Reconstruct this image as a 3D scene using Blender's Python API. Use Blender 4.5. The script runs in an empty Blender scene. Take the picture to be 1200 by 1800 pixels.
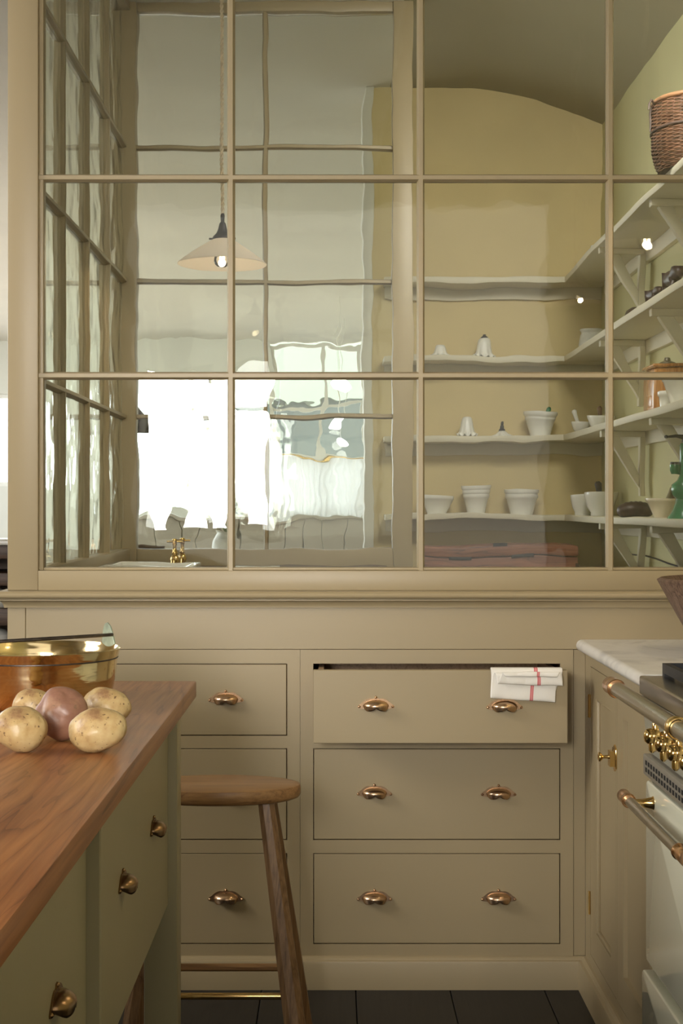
import bpy, bmesh, math, random
from mathutils import Vector, Matrix, noise
from math import pi, sin, cos, radians as R
random.seed(7)
SC = bpy.context.scene
COL = SC.collection

# ------------------------------------------------------------------ camera
cam = bpy.data.cameras.new('camera'); cam_o = bpy.data.objects.new('camera', cam); COL.objects.link(cam_o)
cam_o.location = (0, -4.0, 1.275); cam_o.rotation_euler = (R(90), 0, 0)
cam.sensor_fit = 'VERTICAL'; cam.sensor_height = 36; cam.sensor_width = 24
cam.lens = 53.2; cam.shift_x = 13/1800; cam.shift_y = -12/1800; cam.clip_start = .05
SC.camera = cam_o

# ------------------------------------------------------------------ sky, lights, exposure
w = bpy.data.worlds.new('sky'); SC.world = w; w.use_nodes = True
bg = w.node_tree.nodes['Background']
bg.inputs[0].default_value = (.86, .93, 1.0, 1); bg.inputs[1].default_value = 7.0

# daylight through the kitchen's own window (behind the viewer), side daylight, added fills, and portals guiding the sky's light
def area(name, loc, target, sx, sy, power, color=(1, 1, 1), spread=180, portal=False):
    l = bpy.data.lights.new(name, 'AREA'); l.shape = 'RECTANGLE'; l.size = sx; l.size_y = sy; l.energy = power; l.color = color
    l.spread = R(spread); l.cycles.is_portal = portal
    o = bpy.data.objects.new(name, l); COL.objects.link(o); o.location = loc
    o.rotation_euler = (Vector(target)-Vector(loc)).to_track_quat('-Z', 'Y').to_euler(); return o
area('kitchen_window_daylight', (-.72, -4.74, 1.60), (-.25, 0, 1.32), .74, .92, 17, (1.0, .955, .88), 58)
area('kitchen_room_fill', (.04, -4.76, 1.60), (.0, 0, 1.50), 2.4, 2.8, 18, (1.0, .96, .90))  # broad unseen fill added in front of the rear wall
area('kitchen_side_daylight', (-3.6, -1.5, 2.55), (.5, -.5, .8), 1.4, 1.2, 48, (1.0, .96, .89), 120)
area('scullery_fill', (.78, .30, 2.90), (.74, 3.0, 1.25), .80, .45, 15, (1.0, .96, .90), 125)  # unseen fill lamp added to brighten the shelves and end wall
area('street_window_portal', (-1.1, 13.85, 2.2), (-1.1, 0, 2.2), 3.0, 2.1, 1, portal=True)
area('side_opening_portal', (-5.25, 8.5, 2.0), (0, 8.5, 2.0), 9.0, 2.2, 1, portal=True)  # guides sky through the unseen side opening added for brightness
area('small_window_portal', (-4.02, 13.85, 2.05), (-4.02, 0, 2.05), 1.35, 1.1, 1, portal=True)

sun = bpy.data.lights.new('sun', 'SUN'); sun.energy = 12; sun.angle = R(3); sun.color = (1, .95, .86)
sun_o = bpy.data.objects.new('sun', sun); COL.objects.link(sun_o); sun_o.rotation_euler = Vector((.8, -.35, -.75)).to_track_quat('-Z', 'Y').to_euler()

SC.view_settings.view_transform = 'Standard'; SC.view_settings.look = 'None'
SC.view_settings.gamma = 1; SC.view_settings.use_curve_mapping = False
SC.view_settings.exposure = 0.0
SC.cycles.max_bounces = 14; SC.cycles.transmission_bounces = 14; SC.cycles.transparent_max_bounces = 12
SC.cycles.diffuse_bounces = 5; SC.cycles.glossy_bounces = 5
SC.cycles.sample_clamp_indirect = 6.0
SC.cycles.use_denoising = True

# ------------------------------------------------------------------ materials
def mat(name):
    m = bpy.data.materials.new(name); m.use_nodes = True
    nt = m.node_tree; return m, nt, nt.nodes['Principled BSDF']
def node(nt, t, **k):
    n = nt.nodes.new(t)
    for a, v in k.items():
        if hasattr(n, a): setattr(n, a, v)
        else: n.inputs[a].default_value = v
    return n
def coords(nt, scale=(1, 1, 1), kind='Object', rot=(0, 0, 0)):
    tc = node(nt, 'ShaderNodeTexCoord'); mp = node(nt, 'ShaderNodeMapping')
    mp.inputs['Scale'].default_value = scale; mp.inputs['Rotation'].default_value = rot
    nt.links.new(tc.outputs[kind], mp.inputs[0]); return mp.outputs[0]
def ramp(nt, src, stops):
    r = node(nt, 'ShaderNodeValToRGB'); e = r.color_ramp.elements
    e[0].position, e[0].color = stops[0][0], (*stops[0][1], 1)
    e[1].position, e[1].color = stops[-1][0], (*stops[-1][1], 1)
    for p, c in stops[1:-1]:
        x = e.new(p); x.color = (*c, 1)
    nt.links.new(src, r.inputs[0]); return r.outputs[0]
def tex(nt, vec, scale=5, detail=3, rough=.5, dist=0):
    n = node(nt, 'ShaderNodeTexNoise'); n.inputs['Scale'].default_value = scale; n.inputs['Detail'].default_value = detail
    n.inputs['Roughness'].default_value = rough; n.inputs['Distortion'].default_value = dist
    nt.links.new(vec, n.inputs['Vector']); return n.outputs['Fac']
def bump(nt, b, h, dist):
    n = node(nt, 'ShaderNodeBump'); n.inputs['Strength'].default_value = 1; n.inputs['Distance'].default_value = dist
    nt.links.new(h, n.inputs['Height']); nt.links.new(n.outputs[0], b.inputs['Normal'])
def mul(c, k): return tuple(min(1, x*k) for x in c)
def plain(name, c, rough=.5, metal=0, var=.08, scale=6, bmp=0, bscale=60, stretch=(1, 1, 1), coat=0, spec=.5):
    m, nt, b = mat(name); v = coords(nt, stretch)
    f = tex(nt, v, scale, 4)
    nt.links.new(ramp(nt, f, [(.3, mul(c, 1-var)), (.7, mul(c, 1+var))]), b.inputs['Base Color'])
    b.inputs['Roughness'].default_value = rough; b.inputs['Metallic'].default_value = metal
    b.inputs['Coat Weight'].default_value = coat; b.inputs['Specular IOR Level'].default_value = spec
    if bmp: bump(nt, b, tex(nt, v, bscale, 3), bmp)
    return m
def wood(name, dark, mid, light, axis='Y', rough=.4, scale=14, coat=0, pore=.00025, ring=2.2):
    m, nt, b = mat(name)
    st = {'X': (.10, 1, 1), 'Y': (1, .10, 1), 'Z': (1, 1, .10)}[axis]
    v = coords(nt, st)
    a = tex(nt, v, scale*.35, 3, .5, ring)
    w_ = node(nt, 'ShaderNodeMath', operation='MULTIPLY'); w_.inputs[1].default_value = 9; nt.links.new(a, w_.inputs[0])
    s_ = node(nt, 'ShaderNodeMath', operation='FRACT'); nt.links.new(w_.outputs[0], s_.inputs[0])
    c1 = ramp(nt, s_.outputs[0], [(0, mid), (.55, light), (.9, mid), (1, dark)])
    st2 = {'X': (.03, 1, 1), 'Y': (1, .03, 1), 'Z': (1, 1, .03)}[axis]
    f2 = tex(nt, coords(nt, st2), scale*14, 3, .6)
    c2 = ramp(nt, f2, [(.35, dark), (.62, light)])
    mx = node(nt, 'ShaderNodeMix', data_type='RGBA'); mx.inputs[0].default_value = .42
    nt.links.new(c1, mx.inputs[6]); nt.links.new(c2, mx.inputs[7]); nt.links.new(mx.outputs[2], b.inputs['Base Color'])
    b.inputs['Roughness'].default_value = rough; b.inputs['Coat Weight'].default_value = coat; b.inputs['Coat Roughness'].default_value = .25
    bump(nt, b, f2, pore); return m

M = {}
M['paint'] = plain('khaki_paint', (.335, .266, .155), .42, var=.03, scale=3, bmp=.00012, bscale=90, stretch=(.15, 1, 1))
M['paint_v'] = plain('khaki_paint_upright', (.335, .266, .155), .42, var=.03, scale=3, bmp=.00012, bscale=90, stretch=(1, 1, .15))
M['island_paint'] = plain('olive_grey_paint', (.33, .295, .185), .40, var=.03, scale=3, bmp=.0001, bscale=90)
M['yellow'] = plain('ochre_plaster', (.64, .52, .27), .75, var=.07, scale=2.2, bmp=.0006, bscale=12)
M['yellow_pale'] = plain('pale_ochre_plaster', (.56, .52, .28), .75, var=.06, scale=2.2, bmp=.0006, bscale=12)
M['shelf'] = plain('cream_shelf_paint', (.66, .61, .47), .5, var=.03, scale=4)
M['cove'] = plain('shaded_cove_plaster', (.34, .305, .205), .85, var=.05, scale=1.2, bmp=.0008, bscale=6)  # ceiling plaster darkened: the fainter light here is put into its colour
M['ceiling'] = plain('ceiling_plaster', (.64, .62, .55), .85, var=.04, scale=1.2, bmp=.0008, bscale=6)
M['pale_wall'] = plain('pale_wall_plaster', (.62, .62, .55), .8, var=.04, scale=1.5)
M['kitchen_wall'] = plain('warm_cream_plaster', (.62, .52, .34), .8, var=.04, scale=1.5)
M['white_trim'] = plain('white_trim_paint', (.70, .69, .62), .45, var=.03)
M['taupe'] = plain('taupe_panel_paint', (.33, .29, .23), .5, var=.05)
M['floor'] = wood('black_stained_boards', (.008, .007, .0065), (.013, .0115, .0105), (.019, .017, .0155), 'Y', .5, 10)
M['far_floor'] = wood('pale_worn_boards', (.26, .21, .16), (.34, .28, .22), (.42, .35, .27), 'Y', .5, 8)
M['ceramic'] = plain('white_glazed_ceramic', (.84, .83, .77), .16, var=.02, coat=.5)
M['cream_ceramic'] = plain('cream_glazed_ceramic', (.80, .72, .55), .14, var=.03, coat=.5)
M['stone'] = plain('grey_veined_stone', (.55, .54, .48), .35, var=.22, scale=18)
M['fluted_glass'] = plain('white_milk_glass', (.84, .83, .78), .3, var=.02)
M['dark_cap'] = plain('dark_iron_fitting', (.03, .028, .03), .4, .6, var=.2)
M['handle'] = plain('antique_brass', (.60, .41, .26), .27, 1, var=.18, scale=30)
M['handle_dark'] = plain('dark_antique_brass', (.30, .19, .10), .27, 1, var=.18, scale=30)
M['brass'] = plain('polished_brass', (.83, .58, .24), .14, 1, var=.06, scale=20)
M['copper'] = plain('copper_brass', (.66, .38, .20), .2, 1, var=.1, scale=20)
M['steel'] = plain('brushed_steel', (.40, .375, .33), .24, 1, var=.08, scale=30, stretch=(1, .05, 1))
M['vent_metal'] = plain('satin_grey_metal', (.30, .275, .23), .42, .35, var=.08, scale=30)
M['iron'] = plain('cast_iron', (.025, .026, .030), .5, .3, var=.2, scale=40, bmp=.0003, bscale=200)
M['bail_iron'] = plain('dark_wrought_iron', (.10, .085, .08), .38, .9, var=.25, scale=60)
M['lug'] = plain('verdigris_brass', (.36, .42, .33), .45, .5, var=.25, scale=60)
M['enamel'] = plain('cream_enamel', (.72, .72, .58), .14, var=.015, coat=.6)
M['green'] = plain('green_enamelled_iron', (.035, .19, .085), .22, var=.15, scale=30, coat=.4)
M['black'] = plain('black_void', (.008, .008, .008), .8)
M['oak'] = wood('oiled_oak', (.075, .037, .015), (.18, .096, .040), (.26, .150, .068), 'Z', .45, 16)
M['oak_x'] = wood('oiled_oak_seat', (.11, .052, .018), (.25, .128, .048), (.33, .18, .07), 'X', .38, 14)
M['iroko'] = wood('red_brown_hardwood', (.115, .034, .010), (.29, .105, .034), (.41, .175, .062), 'Y', .36, 6, coat=.06, ring=4.5)
M['iroko'].node_tree.nodes['Principled BSDF'].inputs['Specular IOR Level'].default_value = .34
M['drawer_wood'] = wood('drawer_box_wood', (.20, .12, .06), (.32, .20, .11), (.40, .26, .15), 'Y', .5, 12)
M['dark_wood'] = wood('dark_brown_wood', (.035, .018, .011), (.07, .037, .022), (.11, .06, .036), 'X', .45, 14)
M['chest'] = wood('worn_red_brown_wood', (.06, .02, .012), (.24, .085, .044), (.33, .13, .07), 'X', .5, 9)
M['rough_wood'] = wood('rough_dark_bowl_wood', (.035, .018, .012), (.085, .042, .026), (.22, .14, .095), 'Z', .5, 26, pore=.0016)
M['amber_wood'] = wood('amber_varnished_wood', (.22, .07, .014), (.42, .16, .032), (.56, .25, .06), 'Z', .25, 22, coat=.5)
M['pestle_wood'] = wood('worn_brown_pestle_wood', (.09, .04, .02), (.16, .08, .04), (.24, .13, .07), 'Z', .55, 30)
M['olive_wood'] = wood('olive_stained_wood', (.08, .075, .025), (.15, .13, .05), (.24, .19, .08), 'Z', .5, 30)
M['figure'] = plain('dark_carved_wood', (.045, .024, .017), .42, var=.35, scale=40, bmp=.001, bscale=60)
M['wicker'] = plain('brown_wicker', (.155, .075, .041), .5, var=.45, scale=45)
M['wicker_dark'] = plain('dark_wicker_band', (.06, .035, .026), .55, var=.3, scale=45)
M['cane'] = plain('split_cane', (.27, .135, .065), .4, var=.25, scale=30)
M['cord'] = plain('twisted_fabric_cord', (.66, .55, .40), .8, var=.15, scale=80)
M['opal_bulb'] = None
M['leaf'] = plain('dark_green_leaf', (.06, .12, .04), .5, var=.3, scale=20)
M['facade'] = plain('pale_render_facade', (.22, .245, .20), .8, var=.04, scale=.6)
M['shopfront'] = plain('dark_teal_shopfront', (.042, .055, .050), .5, var=.2, scale=1)
M['road'] = plain('grey_pavement', (.35, .34, .32), .9, var=.1, scale=2)

def marble():
    m, nt, b = mat('white_marble'); v = coords(nt, (1, 1, 1))
    f = tex(nt, v, 5, 8, .65, 1.4)
    nt.links.new(ramp(nt, f, [(.36, (.52, .51, .49)), (.47, (.70, .68, .64)), (.6, (.74, .72, .68))]), b.inputs['Base Color'])
    b.inputs['Roughness'].default_value = .28; return m
M['marble'] = marble()

def pan_brass():
    m, nt, b = mat('worn_pan_brass'); v = coords(nt, (1, 1, 1))
    f = tex(nt, v, 14, 5)
    nt.links.new(ramp(nt, f, [(.3, (.86, .68, .36)), (.7, (.93, .78, .48))]), b.inputs['Base Color'])
    b.inputs['Metallic'].default_value = 1
    nt.links.new(ramp(nt, tex(nt, v, 30, 4), [(.3, (.07,)*3), (.75, (.18,)*3)]), b.inputs['Roughness'])
    bump(nt, b, tex(nt, coords(nt, (1, 1, 4)), 12, 2), .0012); return m
M['pan'] = pan_brass()

def glass_wavy(name, amp, lam=5.0, tint=(.965, .975, .945), stretch=(1, 1, 1)):
    m, nt, b = mat(name)
    v = coords(nt, stretch); g = node(nt, 'ShaderNodeNewGeometry')
    oi = node(nt, 'ShaderNodeObjectInfo'); ad = node(nt, 'ShaderNodeMath', operation='MULTIPLY_ADD')
    ad.inputs[1].default_value = 9.3
    nt.links.new(g.outputs['Backfacing'], ad.inputs[0])
    m2 = node(nt, 'ShaderNodeMath', operation='MULTIPLY'); m2.inputs[1].default_value = 40; nt.links.new(oi.outputs['Random'], m2.inputs[0])
    nt.links.new(m2.outputs[0], ad.inputs[2])
    n1 = node(nt, 'ShaderNodeTexNoise', noise_dimensions='4D'); n1.inputs['Scale'].default_value = lam; n1.inputs['Detail'].default_value = 1.6
    n1.inputs['Roughness'].default_value = .34
    nt.links.new(v, n1.inputs['Vector']); nt.links.new(ad.outputs[0], n1.inputs['W'])
    bp = node(nt, 'ShaderNodeBump'); bp.inputs['Strength'].default_value = 1; bp.inputs['Distance'].default_value = amp
    nt.links.new(n1.outputs['Fac'], bp.inputs['Height'])
    gl = node(nt, 'ShaderNodeBsdfGlass'); gl.inputs['IOR'].default_value = 1.5; gl.inputs['Roughness'].default_value = 0
    gl.inputs['Color'].default_value = (*tint, 1); nt.links.new(bp.outputs[0], gl.inputs['Normal'])
    nt.links.new(gl.outputs[0], nt.nodes['Material Output'].inputs['Surface']); nt.nodes.remove(b); return m
M['glass_front'] = glass_wavy('hand_drawn_window_glass', .0011, 6.0)
M['glass_side'] = glass_wavy('rippled_window_glass', .0010, 9.0)
def glass_thin(name, c=(1, 1, 1), refl=.06):
    m, nt, b = mat(name); nt.nodes.remove(b)
    t = node(nt, 'ShaderNodeBsdfTransparent'); t.inputs[0].default_value = (*c, 1)
    g = node(nt, 'ShaderNodeBsdfGlossy'); g.inputs['Roughness'].default_value = .02
    fr = node(nt, 'ShaderNodeFresnel'); fr.inputs[0].default_value = 1.45
    mx = node(nt, 'ShaderNodeMixShader')
    nt.links.new(fr.outputs[0], mx.inputs[0]); nt.links.new(t.outputs[0], mx.inputs[1]); nt.links.new(g.outputs[0], mx.inputs[2])
    nt.links.new(mx.outputs[0], nt.nodes['Material Output'].inputs['Surface']); return m
M['glass_thin'] = glass_thin('clear_thin_glass')
def emit(name, c, s):
    m, nt, b = mat(name); nt.nodes.remove(b); e = node(nt, 'ShaderNodeEmission')
    e.inputs[0].default_value = (*c, 1); e.inputs[1].default_value = s
    nt.links.new(e.outputs[0], nt.nodes['Material Output'].inputs['Surface']); return m
M['filament'] = emit('glowing_filament', (1, .78, .48), 60)
M['globe'] = emit('white_glint_globe', (1, .97, .92), 9)  # glow stands in for mirrored lamp glints
def translucent(name, c, k=.5, gloss=.08):
    m, nt, b = mat(name); nt.nodes.remove(b)
    d = node(nt, 'ShaderNodeBsdfDiffuse'); d.inputs[0].default_value = (*c, 1)
    t = node(nt, 'ShaderNodeBsdfTranslucent'); t.inputs[0].default_value = (*c, 1)
    mx = node(nt, 'ShaderNodeMixShader'); mx.inputs[0].default_value = k
    nt.links.new(d.outputs[0], mx.inputs[1]); nt.links.new(t.outputs[0], mx.inputs[2])
    g = node(nt, 'ShaderNodeBsdfGlossy'); g.inputs['Roughness'].default_value = .15
    m2 = node(nt, 'ShaderNodeMixShader'); m2.inputs[0].default_value = gloss
    nt.links.new(mx.outputs[0], m2.inputs[1]); nt.links.new(g.outputs[0], m2.inputs[2])
    nt.links.new(m2.outputs[0], nt.nodes['Material Output'].inputs['Surface']); return m
M['opal'] = translucent('opal_glass', (.86, .82, .76), .38, .06)
M['sheer'] = translucent('white_sheer_cloth', (.92, .93, .95), .6, 0)

def towel_mat():
    m, nt, b = mat('white_striped_linen')
    uv = node(nt, 'ShaderNodeUVMap'); sx = node(nt, 'ShaderNodeSeparateXYZ'); nt.links.new(uv.outputs[0], sx.inputs[0])
    W, Rd = (.80, .77, .71), (.62, .16, .17)
    r = node(nt, 'ShaderNodeValToRGB'); r.color_ramp.interpolation = 'CONSTANT'; e = r.color_ramp.elements
    e[0].position = 0; e[0].color = (*W, 1); e[1].position = .60; e[1].color = (*Rd, 1)
    for p, c in ((.625, (.75, .45, .43)), (.632, Rd), (.65, W)):
        x = e.new(p); x.color = (*c, 1)
    nt.links.new(sx.outputs[0], r.inputs[0]); nt.links.new(r.outputs[0], b.inputs['Base Color'])
    b.inputs['Roughness'].default_value = .9
    bump(nt, b, tex(nt, coords(nt), 900, 2), .0003); return m
M['towel'] = towel_mat()
def potato_mat(name, c1, c2, c3):
    m, nt, b = mat(name); v = coords(nt)
    f = tex(nt, v, 22, 6, .6); base = ramp(nt, f, [(.32, c3), (.45, c2), (.62, c1)])
    s = ramp(nt, tex(nt, v, 160, 2), [(.64, (0, 0, 0)), (.72, (1, 1, 1))])
    mx = node(nt, 'ShaderNodeMix', data_type='RGBA'); nt.links.new(s, mx.inputs[0])
    nt.links.new(base, mx.inputs[6]); mx.inputs[7].default_value = (*mul(c3, .55), 1)
    nt.links.new(mx.outputs[2], b.inputs['Base Color']); b.inputs['Roughness'].default_value = .42
    bump(nt, b, tex(nt, v, 60, 4), .0012); return m
M['potato'] = potato_mat('waxy_potato_skin', (.56, .42, .21), (.47, .32, .14), (.26, .14, .065))
M['red_potato'] = potato_mat('pink_brown_potato_skin', (.30, .15, .095), (.24, .115, .075), (.34, .19, .11))
# ------------------------------------------------------------------ mesh builder
class B:
    def __init__(s): s.v = []; s.f = []; s.uv = None
    def add(s, vs, fs):
        n = len(s.v); s.v += [tuple(p) for p in vs]; s.f += [tuple(i+n for i in f) for f in fs]; return s
    def box(s, x0, x1, y0, y1, z0, z1):
        return s.add([(x, y, z) for x in (x0, x1) for y in (y0, y1) for z in (z0, z1)],
                     [(0, 1, 3, 2), (4, 6, 7, 5), (0, 4, 5, 1), (2, 3, 7, 6), (0, 2, 6, 4), (1, 5, 7, 3)])
    def rings(s, rs, closed=True, cap=True):
        n = len(rs[0]); vs = [p for r in rs for p in r]; fs = []
        for i in range(len(rs)-1):
            for j in range(n if closed else n-1):
                k = (j+1) % n; fs.append((i*n+j, i*n+k, (i+1)*n+k, (i+1)*n+j))
        if cap and closed: fs += [tuple(range(n-1, -1, -1)), tuple(range((len(rs)-1)*n, len(rs)*n))]
        return s.add(vs, fs)
    def prism(s, poly, axis, a, b):          # poly in the two other axes
        def P(u, v, t): return {'X': (t, u, v), 'Y': (u, t, v), 'Z': (u, v, t)}[axis]
        return s.rings([[P(u, v, a) for u, v in poly], [P(u, v, b) for u, v in poly]])
    def lathe(s, prof, n=32, c=(0, 0, 0), sx=1, sy=1, mod=None, axis='Z', cap=False):
        rs = []
        for i, (r, z) in enumerate(prof):
            ring = []
            for j in range(n):
                a = 2*pi*j/n; q = r*(mod(a, i, r, z) if mod else 1); x, y, zz = q*cos(a)*sx, q*sin(a)*sy, z
                if axis == '-X': x, y, zz = -z, q*cos(a), q*sin(a)
                if axis == '-Y': x, y, zz = q*cos(a), -z, q*sin(a)
                if axis == 'Y': x, y, zz = q*sin(a), z, q*cos(a)
                ring.append((x+c[0], y+c[1], zz+c[2]))
            rs.append(ring)
        return s.rings(rs, cap=cap)
    def tube(s, pts, r, n=8, cap=True, sq=False):
        pts = [Vector(p) for p in pts]; rs = []; up = None
        for i, p in enumerate(pts):
            t = (pts[min(i+1, len(pts)-1)]-pts[max(i-1, 0)]).normalized()
            if up is None:
                up = Vector((0, 0, 1)) if abs(t.z) < .9 else Vector((1, 0, 0))
            u = t.cross(up).normalized(); v = u.cross(t); up = v
            rr = r[i] if isinstance(r, (list, tuple)) else r
            rs.append([p+u*(rr*cos(2*pi*(k+.5)/n))+v*(rr*sin(2*pi*(k+.5)/n)) for k in range(n)])
        return s.rings(rs, cap=cap)
    def move(s, d): s.v = [(x+d[0], y+d[1], z+d[2]) for x, y, z in s.v]; return s
    def build(s, name, m, parent=None, world=False, bevel=0, seg=2, smooth=35, solid=0, weld=False, sub=0, kind=None):
        me = bpy.data.meshes.new(name); vs = s.v; off = Vector((0, 0, 0))
        if parent is not None and world:
            p = parent
            while p is not None: off = off+p.location; p = p.parent
        if parent is None:
            xs, ys, zs = zip(*vs); off = Vector(((min(xs)+max(xs))/2, (min(ys)+max(ys))/2, min(zs)))
        vs = [(x-off[0], y-off[1], z-off[2]) for x, y, z in vs]
        bm = bmesh.new(); bv = [bm.verts.new(v) for v in vs]
        for f in s.f:
            f = list(dict.fromkeys(f))
            try: bm.faces.new([bv[i] for i in f])
            except ValueError: pass
        if weld: bmesh.ops.remove_doubles(bm, verts=bm.verts, dist=1e-6)
        bmesh.ops.recalc_face_normals(bm, faces=bm.faces)
        if bevel:
            es = [e for e in bm.edges if len(e.link_faces) == 2 and e.calc_face_angle(0) > R(30)]
            bmesh.ops.bevel(bm, geom=es, offset=bevel, segments=seg, affect='EDGES', profile=.5, clamp_overlap=True)
        bm.to_mesh(me); bm.free()
        if s.uv:
            l = me.uv_layers.new(name='UVMap')
            for lp in me.loops: l.data[lp.index].uv = s.uv[lp.vertex_index]
        for x in (m if isinstance(m, (list, tuple)) else [m]): me.materials.append(M[x])
        me.shade_smooth()
        if smooth < 180: me.set_sharp_from_angle(angle=R(smooth))
        o = bpy.data.objects.new(name, me); COL.objects.link(o)
        if parent is not None: o.parent = parent
        else: o.location = off
        if solid:
            md = o.modifiers.new('thickness', 'SOLIDIFY'); md.thickness = solid; md.offset = 0
        if sub:
            md = o.modifiers.new('smooth', 'SUBSURF'); md.levels = md.render_levels = sub
        if kind: o['kind'] = kind
        return o
def tag(o, label, cat, group=None, kind=None):
    o['label'] = label; o['category'] = cat
    if group: o['group'] = group
    if kind: o['kind'] = kind
    return o
def thing(name, loc, label, cat, group=None, kind=None):
    o = bpy.data.objects.new(name, None); COL.objects.link(o); o.location = loc; o.empty_display_size = .05
    return tag(o, label, cat, group, kind)
def struct(o, label, cat): return tag(o, label, cat, None, 'structure')
def dup(src, loc, label=None, rz=None):
    kids = {}
    for o in bpy.data.objects:
        if o.parent is not None: kids.setdefault(o.parent.name, []).append(o)
    def rec(o, par):
        c = o.copy(); COL.objects.link(c)
        if par is not None: c.parent = par
        for k in kids.get(o.name, []): rec(k, c)
        return c
    r = rec(src, None); r.location = loc
    if rz is not None: r.rotation_euler = (0, 0, rz)
    if label: r['label'] = label
    return r
def bx(*a): return B().box(*a)

# ------------------------------------------------------------------ room shell
CZ = 3.23
XR = 1.257
fl = thing('floor', (0, 0, 0), 'black stained floorboards of the kitchen', 'floor', kind='structure')
for i in range(17):
    x0 = -2.175+.248*i
    if x0 > 1.2: break
    bx(x0+.0012, min(x0+.2468, XR), -3.9, .02 if x0 > -.9 else 2.2, -.03, random.uniform(-.0006, .0006)).build('floor_plank', 'floor', fl, bevel=.0015, seg=1)
bx(-5.2, XR, -7, 14, -.06, -.03).build('subfloor', 'black', fl)
bx(-5.2, -2.175, -7, 14, -.03, 0).build('far_floor_area', 'far_floor', fl)
bx(-2.175, XR, -7, -3.9, -.03, 0).build('far_floor_area', 'far_floor', fl)
bx(-2.175, XR, 2.2, 14, -.03, 0).build('far_floor_area', 'far_floor', fl)

def ceil_z(x): return CZ if x < .62 else CZ-.18*((x-.62)/(XR-.62))**1.7
xs = [.27]+[.62+(XR+.1-.62)*i/20 for i in range(21)]
ct = thing('ceiling', (0, 0, CZ), 'plaster ceiling that curves down to the yellow wall', 'ceiling', kind='structure')
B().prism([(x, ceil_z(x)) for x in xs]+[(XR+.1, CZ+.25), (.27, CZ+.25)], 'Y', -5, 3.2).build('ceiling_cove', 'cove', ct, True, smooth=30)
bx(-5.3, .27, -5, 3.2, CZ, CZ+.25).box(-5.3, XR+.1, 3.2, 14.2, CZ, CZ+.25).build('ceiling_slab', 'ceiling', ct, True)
struct(bx(XR, XR+.15, -7.2, 3.1, 0, 3.3).build('wall_right', 'yellow_pale'), 'yellow plaster side wall behind the bracketed shelves', 'wall')
struct(bx(.18, XR+.15, 3.1, 3.3, 0, 3.3).build('wall_back', 'yellow'), 'ochre yellow end wall behind the white bowls', 'wall')
struct(bx(.135, .18, 3.06, 3.32, 0, 3.23).build('trim_3', 'white_trim', bevel=.004), 'white casing at the end of the ochre wall', 'trim')
struct(bx(.55, .7, 3.3, 14, 0, 3.3).build('wall_passage', 'pale_wall'), 'pale side wall of the room beyond the glazed screens', 'wall')
struct(bx(-5.3, -5.2, -4.95, 4, 0, 3.3).box(-5.3, -5.2, 13, 14.2, 0, 3.3).box(-5.3, -5.2, 4, 13, 0, .9).box(-5.3, -5.2, 4, 13, 3.1, 3.3).build('wall_left', 'kitchen_wall'), 'cream side wall running the length of the kitchen and shop', 'wall')  # long unseen opening added so the sky brightens the far ceiling
struct(bx(-5.3, -1.10, -4.95, -4.78, 0, 3.3).box(-.34, XR+.15, -4.95, -4.78, 0, 3.3).box(-1.10, -.34, -4.95, -4.78, 0, 1.13).box(-1.10, -.34, -4.95, -4.78, 2.07, 3.3)
       .build('wall_rear', 'kitchen_wall'), 'cream wall behind the viewer with one window opening', 'wall')

# ---------------- far street wall with its windows
FY = 14.0
wf = thing('wall_far', (-2.3, FY, 0), 'distant street wall with tall shop windows above boarded panelling', 'wall', kind='structure')
bx(-5.3, -4.7, FY, FY+.2, 0, 3.3).box(-3.35, -2.6, FY, FY+.2, 0, 3.3).box(.36, .7, FY, FY+.2, 0, 3.3).box(-2.6, .36, FY, FY+.2, 0, 1.10)\
    .box(-4.7, -3.35, FY, FY+.2, 0, 1.5).box(-4.7, -3.35, FY, FY+.2, 2.6, 3.3).box(-2.6, -.74, FY, FY+.2, 2.82, 3.3).build('wall_body', 'pale_wall', wf, True)
x = -2.6
while x < .3:
    bx(x+.004, min(x+.246, .36), FY-.03, FY, .1, 1.10).build('panel_board', 'taupe', wf, True, bevel=.004, seg=1); x += .25
bx(-2.62, .38, FY-.10, FY+.02, 1.10, 1.14).build('sill_board', 'taupe', wf, True, bevel=.006)
def far_window(n, x0, x1, z0, z1, mull, trans, label):
    t = thing('window_%d' % n, ((x0+x1)/2, FY+.1, z0), label, 'window', kind='structure')
    f = .05
    bx(x0, x0+f, FY+.06, FY+.14, z0, z1).box(x1-f, x1, FY+.06, FY+.14, z0, z1).box(x0+f, x1-f, FY+.06, FY+.14, z0, z0+f).box(x0+f, x1-f, FY+.06, FY+.14, z1-f, z1)\
        .build('window_frame', 'white_trim', t, True)
    for m in mull: bx(m-.022, m+.022, FY+.07, FY+.13, z0+f, z1-f).build('mullion', 'white_trim', t, True)
    for z in trans: bx(x0+f, x1-f, FY+.075, FY+.125, z-.018, z+.018).build('transom', 'white_trim', t, True)
    ex = [x0+f]+list(mull)+[x1-f]; ez = [z0+f]+list(trans)+[z1-f]
    for a, b_ in zip(ex, ex[1:]):
        for c, d in zip(ez, ez[1:]): bx(a, b_, FY+.098, FY+.102, c, d).build('pane', 'glass_thin', t, True)
far_window(4, -.74, .36, 1.14, 3.2, [-.14], [2.47, 1.87], 'tall distant shop window half covered by a white cafe curtain')
far_window(5, -2.6, -.78, 1.14, 2.82, [-1.69], [2.2], 'bright distant street window beyond the glazed corner')
far_window(6, -4.7, -3.35, 1.5, 2.6, [-4.02], [], 'small distant street window seen past the corner post')
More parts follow.
